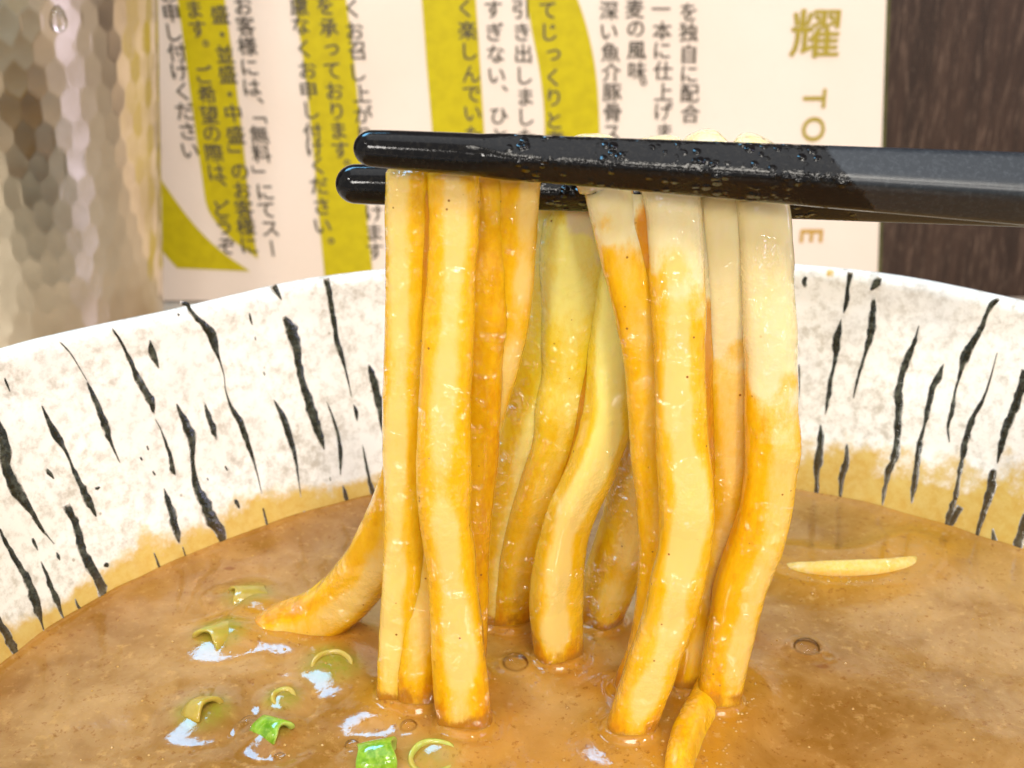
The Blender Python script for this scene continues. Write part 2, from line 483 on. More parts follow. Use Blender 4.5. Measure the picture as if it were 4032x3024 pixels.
def text_column(chars, mat, size_px, conv, off=0.3, rot=0.0, name='text_column'):
    """chars: (character, x, y) in the zoomed view's px; em box centred there"""
    V, Fc = [], []
    for ch, x, y in chars:
        px, py = conv(x, y)
        c = bpt(px, py, off)
        s = size_px / px_per_mm(c)          # em in mm
        vs, fs = glyph(ch)
        if not len(vs): continue
        if ch in '、。': cx, cy = (vs[:, 0].min() + vs[:, 0].max()) / 2, (vs[:, 1].min() + vs[:, 1].max()) / 2
        elif ord(ch) < 128: cx, cy = (vs[:, 0].min() + vs[:, 0].max()) / 2, (vs[:, 1].min() + vs[:, 1].max()) / 2
        else: cx, cy = (vs[:, 0].min() + vs[:, 0].max()) / 2, (vs[:, 1].min() + vs[:, 1].max()) / 2
        r = rot
        if ch in 'ー「」': r = -90.0
        cr, sr = math.cos(R(r)), math.sin(R(r))
        dn = ex; rt = Vector((1, 0, 0))
        b = len(V)
        for n_, (bx, bz) in enumerate(((-0.016, 0.0), (0.016, 0.008), (0.0, -0.012))):   # a bolder weight
            b = len(V)
            for q in vs:
                u, w = (q[0] - cx + bx) * s, (q[1] - cy + bz) * s
                u, w = u * cr - w * sr, u * sr + w * cr
                lean = (2016 + 1034 - px) / 12500.0    # columns lean as the edge does
                V.append((c.x + u - w * lean * 0.55, c.y - 0.02 * n_, c.z + w))
            Fc += [tuple(i + b for i in q) for q in fs]
    return link(name, V, Fc, mat, board, smooth=False)

def Zc1(x, y): return x * k_, y * k_
def Zc2(x, y): return 1300 + x * k_, y * k_
def Zc3(x, y): return 2632 + x * k_, y * k_
EM = 78
def col(s, pts, conv):
    text_column([(c, p[0], p[1]) for c, p in zip(s, pts)], M_textink, EM, conv)
def lin(s, a, b):
    n = len(s)
    return [(a[0] + (b[0] - a[0]) * i / (n - 1), a[1] + (b[1] - a[1]) * i / (n - 1)) for i in range(n)]
s = 'お申し付けください'; col(s, lin(s, (1002, -42), (1130, 895)), Zc1)
col('ます。ご希望の際は、どうぞ', [(1155, 55), (1175, 172), (1222, 258), (1215, 440), (1228, 560), (1243, 680), (1258, 795), (1272, 908), (1288, 1025), (1328, 1090), (1322, 1238), (1330, 1345), (1345, 1462)], Zc1)
col('盛・並盛・中盛」のお客様に', [(1305, 85), (1320, 205), (1335, 320), (1350, 440), (1365, 560), (1385, 672), (1398, 800), (1392, 885), (1425, 1020), (1440, 1130), (1450, 1240), (1460, 1345), (1480, 1458)], Zc1)
col('お客様には、「無料」にてスー', [(1445, 35), (1458, 152), (1468, 272), (1482, 400), (1497, 520), (1547, 597), (1545, 715), (1540, 800), (1553, 912), (1535, 1005), (1575, 1140), (1582, 1248), (1605, 1360), (1617, 1475)], Zc1)
col('慮なくお申し付けください。', [(1775, 35), (1787, 150), (1805, 290), (1828, 415), (1833, 535), (1852, 655), (1857, 785), (1870, 882), (1887, 985), (1897, 1103), (1912, 1225), (1917, 1345), (1967, 1430)], Zc1)
col('を承っております。', [(1930, 35), (1952, 165), (1972, 295), (1972, 420), (1987, 540), (2000, 660), (2012, 775), (2022, 890), (2062, 965)], Zc1)
col('くお召し上がりけます', [(130, 50), (147, 182), (157, 302), (168, 430), (185, 555), (197, 678), (205, 800), (262, 1265), (265, 1380), (268, 1492)], Zc2)
col('く楽しんでいた', [(800, 50), (815, 180), (830, 305), (838, 440), (842, 560), (847, 675), (852, 800)], Zc2)
col('すぎない、ひと', [(970, 55), (980, 188), (985, 320), (990, 450), (1037, 525), (1005, 690), (1012, 812)], Zc2)
col('引き出しました', [(1130, 55), (1140, 190), (1147, 318), (1157, 450), (1162, 575), (1167, 695), (1172, 815)], Zc2)
col('てじっくりと煮', [(1292, 62), (1305, 192), (1327, 325), (1322, 460), (1330, 580), (1332, 715), (1337, 832)], Zc2)
col('深い魚介豚骨ス', [(1655, 62), (1657, 190), (1665, 310), (1670, 430), (1675, 550), (1677, 670), (1672, 790)], Zc2)
col('麦の風味。', [(1810, 52), (1815, 172), (1820, 300), (1825, 420), (1862, 490)], Zc2)
col('一本に仕上げま', [(1965, 52), (1972, 182), (1972, 300), (1977, 420), (1980, 545), (1982, 662), (1987, 785)], Zc2)
col('を独自に配合', [(120, 70), (120, 190), (122, 320), (124, 440), (127, 555), (130, 675)], Zc3)
text_column([('耀', 875, 200)], M_gold, 205, Zc3, name='heading_character')
text_column([('T', 868, 585)], M_gold, 128, Zc3, rot=-90, name='heading_letter')
text_column([('O', 862, 768)], M_gold, 128, Zc3, rot=-90, name='heading_letter')
text_column([('E', 850, 1402)], M_ochre, 128, Zc3, rot=-90, name='heading_letter')

# ------------------------------------------------------------------ bowl
BC = Vector((14.2, 98.7, 0.0))
ZR, ZS, ZF = 75.0, 42.0, 7.0
RIMPTS = [(0, 1392), (300, 1318), (600, 1250), (900, 1180), (1200, 1108), (1500, 1070), (3150, 1055), (3400, 1078), (3600, 1108), (3800, 1145), (4032, 1195)]
_ph, _dr = [], []
for a, b in RIMPTS:
    p = at_z(a, b, ZR)
    _ph.append(math.atan2(p.y - BC.y, p.x - BC.x)); _dr.append(math.hypot(p.x - BC.x, p.y - BC.y) - 90.0)
o_ = np.argsort(_ph); _ph = np.array(_ph)[o_]; _dr = np.array(_dr)[o_]
_ph = np.r_[_ph[0] - 0.5, _ph, _ph[-1] + 0.5]; _dr = np.r_[0, _dr, 0]
_PX = np.linspace(-math.pi, math.pi, 721)
_D = np.interp(_PX, _ph, _dr, left=0, right=0)
_kern = np.hanning(31); _kern /= _kern.sum()
_D = np.convolve(np.r_[_D[-40:], _D, _D[:40]], _kern, 'same')[40:-40]
_PROF = np.array([(ZF, 0.0), (ZF + 0.4, 22), (ZF + 3, 42), (16, 56.5), (27, 69.0), (35, 76.0), (ZS, 80.6), (52, 84.8), (62, 87.6), (70, 89.4), (ZR, 90.0)])
def rin(phi, z):
    r = np.interp(z, _PROF[:, 0], _PROF[:, 1])
    return r + np.interp(phi, _PX, _D) * np.clip((z - 30) / (ZR - 30), 0, 1)

def stain_at(phi, z, p):
    """height of the broth tide mark on the wall, mm above the soup"""
    ph = np.degrees(phi)
    h = 4.4 + 0.9 * np.sin(phi * 9) + 0.7 * np.sin(phi * 23 + 1) + 4.2 * sstep(82, 68, ph) + 3.5 * np.exp(-((ph - 76) / 3.5) ** 2) + 8.0 * sstep(50, 41, ph)
    s = 1.0 - (z - ZS) / h * 0.55
    # blotches higher up on the right
    s = np.maximum(s, 0.62 * np.exp(-((ph - 78.5) / 2.6) ** 2 - ((z - 55.0) / 4.0) ** 2))
    s = np.maximum(s, 0.42 * np.exp(-((ph - 71) / 3.0) ** 2 - ((z - 61.0) / 3.0) ** 2))
    s = np.maximum(s, 0.70 * np.exp(-((ph - 68.3) / 0.7) ** 2 - ((z - 74.5) / 0.9) ** 2))
    return np.clip(s, 0, 1.2)

def bowl_mesh():
    prof = []
    zs = list(np.r_[ZF, ZF + 0.1, ZF + 0.4, ZF + 1.5, np.linspace(ZF + 3, 38, 16), np.linspace(39, ZR - 1.2, 56)])
    for z in zs: prof.append((0, z))
    n = 900
    ph = np.linspace(-math.pi, math.pi, n, endpoint=False)
    rows, st = [], []
    def lump(P):
        return (vnoise(P / 9.0 + 50) - 0.5) * 0.5 + (vnoise(P / 3.0 + 20) - 0.5) * 0.16
    def add(rr, zz):
        P = np.stack([BC.x + rr * np.cos(ph), BC.y + rr * np.sin(ph), np.broadcast_to(zz, ph.shape)], 1)
        rr2 = rr + lump(P)
        P[:, 0] = BC.x + rr2 * np.cos(ph); P[:, 1] = BC.y + rr2 * np.sin(ph)
        rows.append(P); st.append(stain_at(ph, np.broadcast_to(zz, ph.shape), P))
    for _, z in prof:
        add(np.maximum(rin(ph, z), 0.01), z)
    wav = 0.25 * np.sin(ph * 5 + 1) + 0.2 * np.sin(ph * 13)
    for a in np.linspace(20, 160, 9):      # rounded lip
        t = 1.35
        add(rin(ph, ZR) + t - t * math.cos(R(a)), ZR - 1.2 + 1.2 * math.sin(R(a)) + wav * 0.5)
    for z in np.linspace(ZR - 2, ZF + 3, 30):
        k = (ZR - z) / (ZR - ZF)
        add(rin(ph, z) + 2.7 + 2.6 * k, z)
    add(np.full(n, 40.0), 5.0); add(np.full(n, 38.0), 0.3); add(np.full(n, 34.0), 0.3); add(np.full(n, 33.0), 4.0); add(np.full(n, 0.01), 4.0)
    V = np.concatenate(rows); S = np.concatenate(st)
    return V, grid_faces(len(rows), n, True), S

bowl = tag(empty('ramen_bowl', (BC.x, BC.y, 0)), 'off-white glazed bowl with black brush streaks inside, holding brown broth', 'bowl')
V, Fc, S = bowl_mesh()
link('body', V, Fc, M_bowl, bowl, attrs={'stain': S})

def at_bowl(px, py):
    d = ray(px, py)
    ts = np.linspace(60, 320, 1400)
    X = d.x * ts; Y = d.y * ts; Z = CAM.z + d.z * ts
    ph = np.arctan2(Y - BC.y, X - BC.x); r = np.hypot(X - BC.x, Y - BC.y)
    f = r - rin(ph, np.clip(Z, ZF, ZR))
    ok = np.where((f[:-1] < 0) & (f[1:] >= 0))[0]
    i = ok[-1] if len(ok) else int(np.argmin(np.abs(f)))
    t = ts[i] + (ts[i + 1] - ts[i]) * (-f[i]) / (f[i + 1] - f[i]) if len(ok) else ts[i]
    return np.array([d.x * t, d.y * t, CAM.z + d.z * t])

def brush(pts, conv, wk):
    """a brushed streak lying on the bowl's inner wall"""
    pts = [(*conv(a, b), w * wk * 0.88) for a, b, w in pts]
    n = max(8, int(sum(math.hypot(pts[i + 1][0] - pts[i][0], pts[i + 1][1] - pts[i][1]) for i in range(len(pts) - 1)) / 12))
    P = smooth_path([(a, b, 0, w) for a, b, w in pts], n)
    seed = random.random() * 60
    vs, ed = [], []
    kk = [-1.0, -0.55, 0.0, 0.55, 1.0]
    last = len(P) - 1
    for i, (a, b, _, w) in enumerate(P):
        j0, j1 = max(i - 1, 0), min(i + 1, last)
        tx, ty = P[j1][0] - P[j0][0], P[j1][1] - P[j0][1]
        L = math.hypot(tx, ty) or 1
        nx, ny = -ty / L, tx / L
        for k in kk:
            jit = 1 + (vnoise(np.array([i * 0.55 + seed, k * 3 + 9, seed])) - 0.5) * 0.7 if abs(k) > 0.9 else 1
            hw = max(w, 3) * 0.5 * jit
            q = at_bowl(a + nx * hw * k, b + ny * hw * k)
            c0 = np.array([BC.x - q[0], BC.y - q[1], 12.0]); c0 /= np.linalg.norm(c0)
            P3 = q
            lum = (vnoise(P3 / 9.0 + 50) - 0.5) * 0.5 + (vnoise(P3 / 3.0 + 20) - 0.5) * 0.16
            rad = np.array([q[0] - BC.x, q[1] - BC.y, 0]); rad /= np.linalg.norm(rad)
            lift = 0.14 if abs(k) < 0.9 else 0.03
            vs.append(q + rad * lum + c0 * lift)
            e = abs(k) ** 1.5
            e = max(e, 1 - min(i, last - i) / 2.5 if min(i, last - i) < 2 else 0)
            ed.append(e * 0.85)
    A = np.array(vs)
    ph = np.arctan2(A[:, 1] - BC.y, A[:, 0] - BC.x)
    return link('brush_streak', A, grid_faces(n, 5), M_ink, bowl, attrs={'edge': ed, 'stain': stain_at(ph, A[:, 2], A)})

c4 = lambda x, y: (x * 0.678, 1000 + y * 0.678)
c7 = lambda x, y: (x * 0.617, 2000 + y * 0.617)
c6 = lambda x, y: (2532 + x * 0.7233, 900 + y * 0.7233)
c8 = lambda x, y: (2900 + x * 0.738, 1800 + y * 0.738)
S4 = [
 [(-20, 960, 30), (10, 1050, 70), (25, 1150, 85), (30, 1230, 70), (70, 1330, 85), (140, 1440, 65), (200, 1530, 30), (260, 1620, 10)],
 [(240, 880, 8), (280, 970, 40), (330, 1060, 50), (390, 1170, 18), (430, 1270, 32), (470, 1350, 45), (510, 1430, 50), (540, 1490, 38), (556, 1525, 6)],
 [(500, 740, 12), (540, 830, 35), (580, 930, 45), (615, 1030, 45), (640, 1100, 22), (690, 1210, 5)],
 [(340, 505, 8), (400, 570, 10), (450, 650, 6), (500, 735, 5)],
 [(650, 430, 8), (700, 510, 20), (750, 610, 30), (800, 720, 45), (850, 810, 60), (880, 870, 50), (895, 930, 10)],
 [(900, 960, 4), (930, 1010, 8), (960, 1090, 20), (990, 1180, 30), (1005, 1260, 38), (1017, 1285, 6)],
 [(868, 498, 12), (880, 560, 48), (900, 610, 45), (922, 665, 8)],
 [(1040, 284, 24), (1085, 292, 30), (1100, 320, 26), (1130, 360, 30), (1180, 410, 42), (1225, 460, 70), (1250, 540, 52), (1270, 600, 20), (1300, 700, 7), (1310, 790, 7), (1340, 880, 25), (1390, 970, 45), (1430, 1070, 42), (1470, 1190, 20), (1500, 1300, 8), (1520, 1390, 4)],
 [(1028, 870, 8), (1070, 970, 52), (1110, 1060, 65), (1115, 1140, 38), (1122, 1250, 40), (1150, 1370, 55), (1190, 1450, 75), (1225, 1530, 92), (1262, 1590, 95), (1285, 1650, 60), (1300, 1720, 16)],
 [(1188, 862, 12), (1215, 950, 38), (1240, 1020, 45), (1258, 1078, 10)],
 [(948, 1360, 10), (980, 1450, 45), (1005, 1540, 58), (1025, 1620, 52), (1040, 1680, 10)],
 [(1585, 180, 40), (1608, 220, 36), (1635, 268, 8)],
 [(1648, 360, 26), (1690, 440, 90), (1718, 530, 75), (1732, 640, 48), (1758, 750, 50), (1788, 850, 65), (1820, 950, 80), (1850, 1040, 60), (1882, 1135, 8)],
 [(1590, 845, 8), (1630, 920, 35), (1670, 1020, 45), (1700, 1130, 35), (1720, 1220, 22), (1735, 1330, 7), (1745, 1410, 5)],
 [(1893, 138, 42), (1902, 190, 42), (1922, 300, 35), (1945, 430, 36), (1955, 500, 42), (1985, 600, 32), (2012, 700, 14), (2040, 830, 5)],
 [(2050, 870, 6), (2066, 915, 30), (2072, 968, 8)],
 [(1893, 850, 5), (1935, 960, 20), (1965, 1070, 28), (1975, 1180, 28), (1975, 1280, 6)],
 [(1988, 1340, 7), (2010, 1410, 32), (2026, 1468, 8)],
 [(2140, 640, 10), (2160, 700, 45), (2180, 780, 52), (2200, 860, 58), (2215, 960, 42), (2232, 1060, 20), (2240, 1130, 6)],
 [(2103, 1105, 5), (2120, 1190, 20), (2140, 1290, 20), (2160, 1370, 35), (2180, 1430, 12)],
 [(1528, 1475, 10), (1548, 1560, 18), (1556, 1600, 8)], [(1765, 1490, 12), (1782, 1545, 16)],
 [(30, 720, 8), (45, 760, 16), (60, 800, 6)], [(1445, 340, 8), (1452, 375, 16), (1462, 410, 6)],
 [(1478, 480, 8), (1484, 500, 10)], [(1028, 340, 8), (1036, 356, 18)],
 [(262, 1245, 14), (285, 1270, 36), (312, 1305, 10)], [(545, 1362, 16), (560, 1358, 24), (574, 1352, 14)],
 [(1362, 1425, 14), (1378, 1450, 32), (1388, 1478, 10)], [(1308, 1232, 8), (1322, 1258, 12)],
 [(1530, 682, 8), (1538, 705, 10)], [(1912, 1292, 8), (1918, 1315, 8)],
 [(850, 1112, 10), (860, 1136, 14)], [(812, 1176, 10), (822, 1196, 14)], [(884, 1258, 10), (900, 1284, 14)],
 [(1200, 1298, 8), (1208, 1312, 9)],
]
for b in S4: brush(b, c4, 0.678)
S7 = [
 [(200, 60, 8), (270, 140, 22), (310, 190, 10), (345, 230, 4)],
 [(-10, 130, 20), (20, 200, 30), (60, 270, 40), (120, 370, 50), (180, 470, 58), (220, 570, 78), (245, 650, 70), (265, 715, 28), (285, 785, 8)],
 [(258, 340, 10), (300, 430, 30), (335, 520, 45), (370, 600, 50), (400, 680, 22), (422, 725, 6)],
 [(203, 190, 12), (220, 230, 24), (238, 272, 8)], [(358, 280, 8), (372, 310, 24), (382, 335, 6)],
 [(-30, 680, 50), (0, 740, 62), (50, 820, 72), (90, 900, 62), (125, 960, 30)],
 [(482, 580, 6), (510, 640, 26), (545, 668, 22)],
 [(418, -20, 50), (445, 30, 56), (475, 90, 58), (503, 180, 60), (533, 285, 60), (585, 370, 88), (630, 460, 86), (658, 545, 70), (690, 605, 20)],
 [(983, 285, 8), (1010, 360, 20), (1028, 415, 12)], [(1163, 245, 8), (1187, 325, 10)],
 [(672, 355, 20), (684, 366, 40), (696, 376, 20)],
]
for b in S7: brush(b, c7, 0.617)
S6 = [
 [(1130, 236, 34), (1120, 290, 28), (1112, 340, 24), (1110, 390, 34), (1092, 460, 10)],
 [(1080, 490, 5), (1062, 560, 40), (1050, 640, 50), (1045, 720, 25), (1020, 830, 30), (1008, 920, 30), (992, 1015, 8)],
 [(1288, 264, 34), (1270, 300, 52), (1242, 335, 16)],
 [(1258, 372, 24), (1252, 470, 45), (1240, 570, 50), (1210, 680, 24), (1180, 780, 20), (1155, 870, 14), (1145, 925, 5)],
 [(1502, 525, 5), (1480, 610, 25), (1448, 690, 40), (1410, 790, 50), (1390, 900, 56), (1388, 1010, 50), (1380, 1130, 40), (1370, 1240, 50), (1340, 1320, 42), (1315, 1420, 28), (1303, 1505, 8)],
 [(1638, 735, 8), (1600, 820, 52), (1570, 890, 40), (1550, 990, 38), (1530, 1080, 22), (1500, 1190, 40), (1490, 1290, 50), (1475, 1400, 40), (1463, 1495, 10)],
 [(1936, 382, 18), (1900, 410, 40), (1870, 460, 28), (1842, 540, 38), (1790, 620, 50), (1750, 700, 60), (1730, 780, 28), (1700, 880, 18), (1682, 990, 30), (1660, 1080, 20), (1667, 1165, 6)],
 [(1927, 675, 5), (1900, 780, 10), (1870, 880, 14), (1840, 950, 24), (1790, 1040, 40), (1760, 1140, 45), (1740, 1240, 34), (1720, 1350, 30), (1700, 1470, 34), (1670, 1560, 45), (1648, 1655, 40)],
 [(2084, 770, 60), (2040, 930, 58), (1990, 1050, 55), (1950, 1180, 44), (1928, 1280, 8)],
 [(1915, 1310, 20), (1903, 1340, 50), (1890, 1430, 60), (1870, 1500, 44), (1840, 1600, 35), (1815, 1690, 30), (1790, 1770, 20)],
 [(966, 1062, 10), (970, 1150, 45), (955, 1240, 60), (950, 1330, 38), (945, 1430, 28), (945, 1495, 12)],
 [(1110, 1172, 12), (1105, 1260, 35), (1085, 1350, 40), (1075, 1440, 28), (1073, 1505, 12)],
 [(888, 262, 18), (876, 288, 30), (884, 318, 20)],
 [(848, 740, 8), (850, 830, 12), (846, 930, 6)],
]
for b in S6: brush(b, c6, 0.7233)
for b in [[(1368, 380, 12), (1378, 460, 42), (1352, 540, 24)], [(1560, 300, 50), (1530, 370, 60), (1500, 470, 60), (1468, 585, 40)], [(1200, 260, 40), (1170, 310, 40), (1130, 370, 34), (1115, 430, 12)]]:
    brush(b, c8, 0.738)

# ------------------------------------------------------------------ chopsticks
def stick(name, A, B, hA, hB, tip_len, roll, wet_end, label):
    """A, B axis ends (mm), hA/hB thickness, square shaft with rounded edges and a round tip"""
    A, B = Vector(A), Vector(B)
    T = (B - A).normalized(); L = (B - A).length
    side = T.cross(Vector((0, 0, 1))).normalized()
    up = side.cross(T).normalized()
    root = empty(name, A)
    m = 40
    def rings(u0, u1, n, cap0, cap1, bulge):
        vs, wet, gr = [], [], []
        us = np.linspace(u0, u1, n)
        if cap0: us = np.r_[u0 + hA * 0.5 * (1 - np.cos(np.linspace(0, math.pi / 2, 9)))[:-1], np.linspace(u0 + hA * 0.5, u1, n)]
        for u in us:
            h = hA + (hB - hA) * u / L
            k = 1.0
            if cap0:
                q = min(1.0, (u - u0) / (hA * 0.5)); k = max(0.02, math.sqrt(max(0, 1 - (1 - q) ** 2)))
            sq = float(sstep(tip_len * 0.9, tip_len * 1.5, u))       # round tip -> square shaft
            ex_ = 2.0 + 3.5 * sq
            if bulge: k *= 1 + 0.04 * float(sstep(u0, u0 + 4, u)) * float(sstep(u1, u1 - 1.6, u))
            for j in range(m):
                a = 2 * math.pi * j / m
                ca, sa = math.cos(a), math.sin(a)
                rr = (abs(ca) ** ex_ + abs(sa) ** ex_) ** (-1 / ex_)
                rr *= h / 2 * (1 - 0.16 * sq) * k
                aa = a + R(roll) 
                p = A + T * u + (side * math.cos(aa) + up * math.sin(aa)) * rr
                vs.append(p)
                gr.append(float(sstep(tip_len - 2, tip_len + 6, u)))
                wet.append(float(sstep(wet_end + 3, wet_end - 3, u + 2.5 * math.sin(aa) )))
        n_ = len(us)
        fs = grid_faces(n_, m, True)
        if cap0: fs.append(tuple(range(m)))
        if cap1: fs.append(tuple((n_ - 1) * m + j for j in range(m))[::-1])
        return [tuple(p) for p in vs], fs, {'wet': wet, 'grainy': gr}
    v, fcs, wt = rings(0, tip_len, 40, True, False, True)
    link('tip', v, fcs, M_stick, root, attrs=wt)
    v, fcs, wt = rings(tip_len - 0.05, L, 160, False, True, False)
    link('shaft', v, fcs, M_stick, root, attrs=wt)
    return tag(root, label, 'chopstick', 'pair of black chopsticks')

FA, FB = at_y(1392, 580, 118.2), at_y(5600, 842, 111.5)
RA, RB = at_y(1322, 722, 127.4), at_y(5600, 832, 121.0)
stick('chopstick', FA, FB, 3.3, 8.0, 12.2, 52, 46.0, 'front black chopstick, its wet rounded tip crossing in front of the noodles')
stick('chopstick', RA, RB, 3.9, 5.7, 12.2, 45, 50.0, 'rear black chopstick half hidden behind the hanging noodles')
def rear_axis(x):
    k = (x - RA.x) / (RB.x - RA.x)
    return RA.lerp(RB, k)

# ------------------------------------------------------------------ noodles
STRANDS = []       # samples for the broth surface: (x, y, z, half width)
G_LIFT = 'noodle strands lifted out of the broth'

def Bv_side(nd): return nd[:, 0]

BACK_BOUNCE = lambda t: 1.0 * float(sstep(0.44, 0.54, t)) * (1 - 0.8 * float(sstep(0.66, 0.84, t)))  # yellow-green bounce light painted into the colour of the upper back legs

def noodle(path, label, thick=0.74, nseg=110, cleanz=None, stripe=0.9, shift=0.0, deep=0.0, group=G_LIFT, seed=0, side_w=0.0, lump=1.0, sharp=0.93, dip0=1.0, wet=0.45, tone=None, men=1.0, linez=None):
    """path rows: x, y, z (mm), width (mm), extra broth. coat = how much broth clings: less on the exposed front; dip = below the tide line"""
    Pw = smooth_path(path, nseg)
    P, wd, ext = Pw[:, :3], Pw[:, 3], Pw[:, 4]
    T = np.gradient(P, axis=0); T /= np.linalg.norm(T, axis=1)[:, None]
    m = 32
    N = np.array([0.0, -1.0, 0.0]); rows, coat, dips, tones, lines = [], [], [], [], []
    N = N - T[0] * N.dot(T[0]); N /= np.linalg.norm(N)
    for i in range(nseg):
        if i:
            N = N - T[i] * N.dot(T[i]); N /= np.linalg.norm(N)
        Bv = np.cross(T[i], N)
        a = np.linspace(0, 2 * math.pi, m, endpoint=False)
        ca, sa = np.cos(a), np.sin(a)
        e = 3.0
        rr = (np.abs(ca) ** e + np.abs(sa) ** e) ** (-1 / e)
        hw = wd[i] / 2; ht = hw * thick
        end = min(1.0, 0.25 + i / 4.0) if i < 3 else (min(1.0, 0.25 + (nseg - 1 - i) / 4.0) if nseg - 1 - i < 3 else 1.0)
        dirs = ca[:, None] * N * ht + sa[:, None] * Bv * hw
        q = P[i] + dirs * rr[:, None] * end
        nz = (vnoise(q / 4.2 + seed * 7.3) - 0.5) * 0.42 + (vnoise(q / 1.3 + seed * 3.1) - 0.5) * 0.10
        nd = dirs / np.linalg.norm(dirs, axis=1)[:, None]
        q = q + nd * (nz * lump)[:, None]
        rows.append(q)
        front = -nd[:, 1] * math.sqrt(max(0, 1 - side_w ** 2)) + nd[:, 0] * side_w
        wv = 0.30 * (vnoise(np.array([P[i, 2] / 4.0, seed * 5.1, 3.0])) - 0.5) + 0.4 * (vnoise(np.array([P[i, 2] / 9.0, seed * 9.1, 8.0])) - 0.5) * Bv_side(nd)
        cst = 0.92 - 1.0 * stripe * sstep(sharp - 0.22, 1.0, front + wv)
        d_ = np.ones(m) * dip0
        if cleanz is not None:
            zz = q[:, 2]
            wob = (vnoise(q / 2.3 + 11 + seed) - 0.5) * 9
            d_ = d_ * sstep(cleanz + 8, cleanz - 3.0, zz + wob - 5 * sstep(0.3, 0.9, -front) - 5 * sstep(0.6, -0.1, np.abs(front)))
        dips.append(d_)
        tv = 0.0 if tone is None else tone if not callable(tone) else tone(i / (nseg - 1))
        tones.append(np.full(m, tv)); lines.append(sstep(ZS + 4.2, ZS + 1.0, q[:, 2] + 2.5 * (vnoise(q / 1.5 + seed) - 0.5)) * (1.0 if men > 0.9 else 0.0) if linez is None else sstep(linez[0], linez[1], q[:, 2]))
        wetb = wet * sstep(ZS + 8.0, ZS + 1.0, q[:, 2])
        coat.append(cst + shift + ext[i] + wetb + deep * sstep(0.5, -0.1, front))
    V = np.concatenate(rows)
    fs = grid_faces(nseg, m, True)
    fs.append(tuple(range(m))[::-1]); fs.append(tuple((nseg - 1) * m + j for j in range(m)))
    org = tuple(V.mean(0))
    o = link('noodle_strand', V, fs, M_noodle, origin=org, attrs={'coat': np.concatenate(coat), 'dip': np.concatenate(dips), 'tone': np.concatenate(tones), 'line': np.concatenate(lines)})
    for i in range(0, nseg, 1):
        if ZS - 5 < P[i, 2] < ZS + 3.2: STRANDS.append((P[i, 0], P[i, 1], P[i, 2], wd[i] / 2, men))
    o['_o'] = org
    return tag(o, label, 'noodle', group)

def film(parent, A, B_, py0, py1, cleanz=None, seed=0, wk=1.0):
    '''broth caught in the groove between two neighbouring strands'''
    A, B_ = smooth_path(A, 160), smooth_path(B_, 160)
    A, B_ = A[np.argsort(A[:, 2])], B_[np.argsort(B_[:, 2])]
    z0, z1 = zpx(py0, 122.5), zpx(py1, 122.5)
    n = 90; m = 9
    vs, co, dp = [], [], []
    for i in range(n):
        z = z0 + (z1 - z0) * i / (n - 1)
        xa, ya, wa = (np.interp(z, A[:, 2], A[:, k]) for k in (0, 1, 3)); xb, yb, wb = (np.interp(z, B_[:, 2], B_[:, k]) for k in (0, 1, 3))
        tp = float(sstep(0, 8, i) * sstep(0, 8, n - 1 - i))
        tp *= 0.62 + 0.6 * float(vnoise(np.array([z / 3.0, seed * 3.7, 1.0])))
        pa = np.array([xa + 0.31 * wa - 0.12 * wa * (tp - 1) * -1, ya - 0.335 * wa]); pb = np.array([xb - 0.31 * wb + 0.12 * wb * (tp - 1) * -1, yb - 0.335 * wb])
        if pb[0] - pa[0] < 0.3:
            c_ = (pa + pb) / 2; pa = c_ - np.array([0.15, 0]); pb = c_ + np.array([0.15, 0])
        g = pb[0] - pa[0]
        for k in range(m):
            t = k / (m - 1)
            q = pa * (1 - t) + pb * t
            sag = min(0.45, 0.22 * g) * math.sin(math.pi * t) + 0.30 * (2 * t - 1) ** 4 + (1 - tp) * 0.6
            v_ = np.array([q[0], q[1] + sag, z]); vs.append(v_)
            co.append(1.05 + 0.45 * math.sin(math.pi * t) * wk)
            if cleanz is None: dp.append(1.0)
            else:
                wob = (vnoise(v_ / 2.3 + 11 + seed) - 0.5) * 9
                dp.append(float(sstep(cleanz + 11, cleanz, z + wob)))
    return link('broth_film', vs, grid_faces(n, m), M_noodle, parent, attrs={'coat': co, 'dip': dp, 'tone': np.zeros(len(co)), 'line': np.zeros(len(co))})

def leg(pts, dip=True):
    """pts rows px, py, Y, width px, extra -> world rows; ends by dipping under the broth"""
    out = []
    for a, b, Y, w, x in pts:
        p = at_y(a, b, Y); out.append([p.x, p.y, p.z, w / px_per_mm(p), x])
    if dip:
        a, b = np.array(out[-2]), np.array(out[-1])
        d = (b - a)[:3]; d /= np.linalg.norm(d)
        d = d * 0.9 + np.array([0, 0.1, -0.3]); d /= np.linalg.norm(d)
        e = b.copy(); e[:3] += d * 7.0
        out.append(list(e))
    return out

def ysoup(py):
    d = ray(2016, py); return (ZS + 1.1 - CAM.z) / d.z * d.y

def legy(pts, y0, y1=None, bow=0.0, dip=True, wk=1.0):
    """assign Y by linear run from y0 at the first row to y1 (broth) at the last"""
    ya = ysoup(pts[-1][1]) + 0.5 if y1 is None else y1
    q0, q1 = pts[0][1], pts[-1][1]
    rows = []
    for r in pts:
        a, b, w = r[:3]; x = r[3] if len(r) > 3 else 0.0
        t = (b - q0) / (q1 - q0)
        rows.append((a, b, y0 + (ya - y0) * max(t, 0) ** 1.3 + bow * math.sin(math.pi * min(max(t, 0), 1)), w * wk, x))
    return leg(rows, dip)

def zpx(py, Y):            # height of a picture row on the plane y = Y
    return at_y(2016, py, Y).z

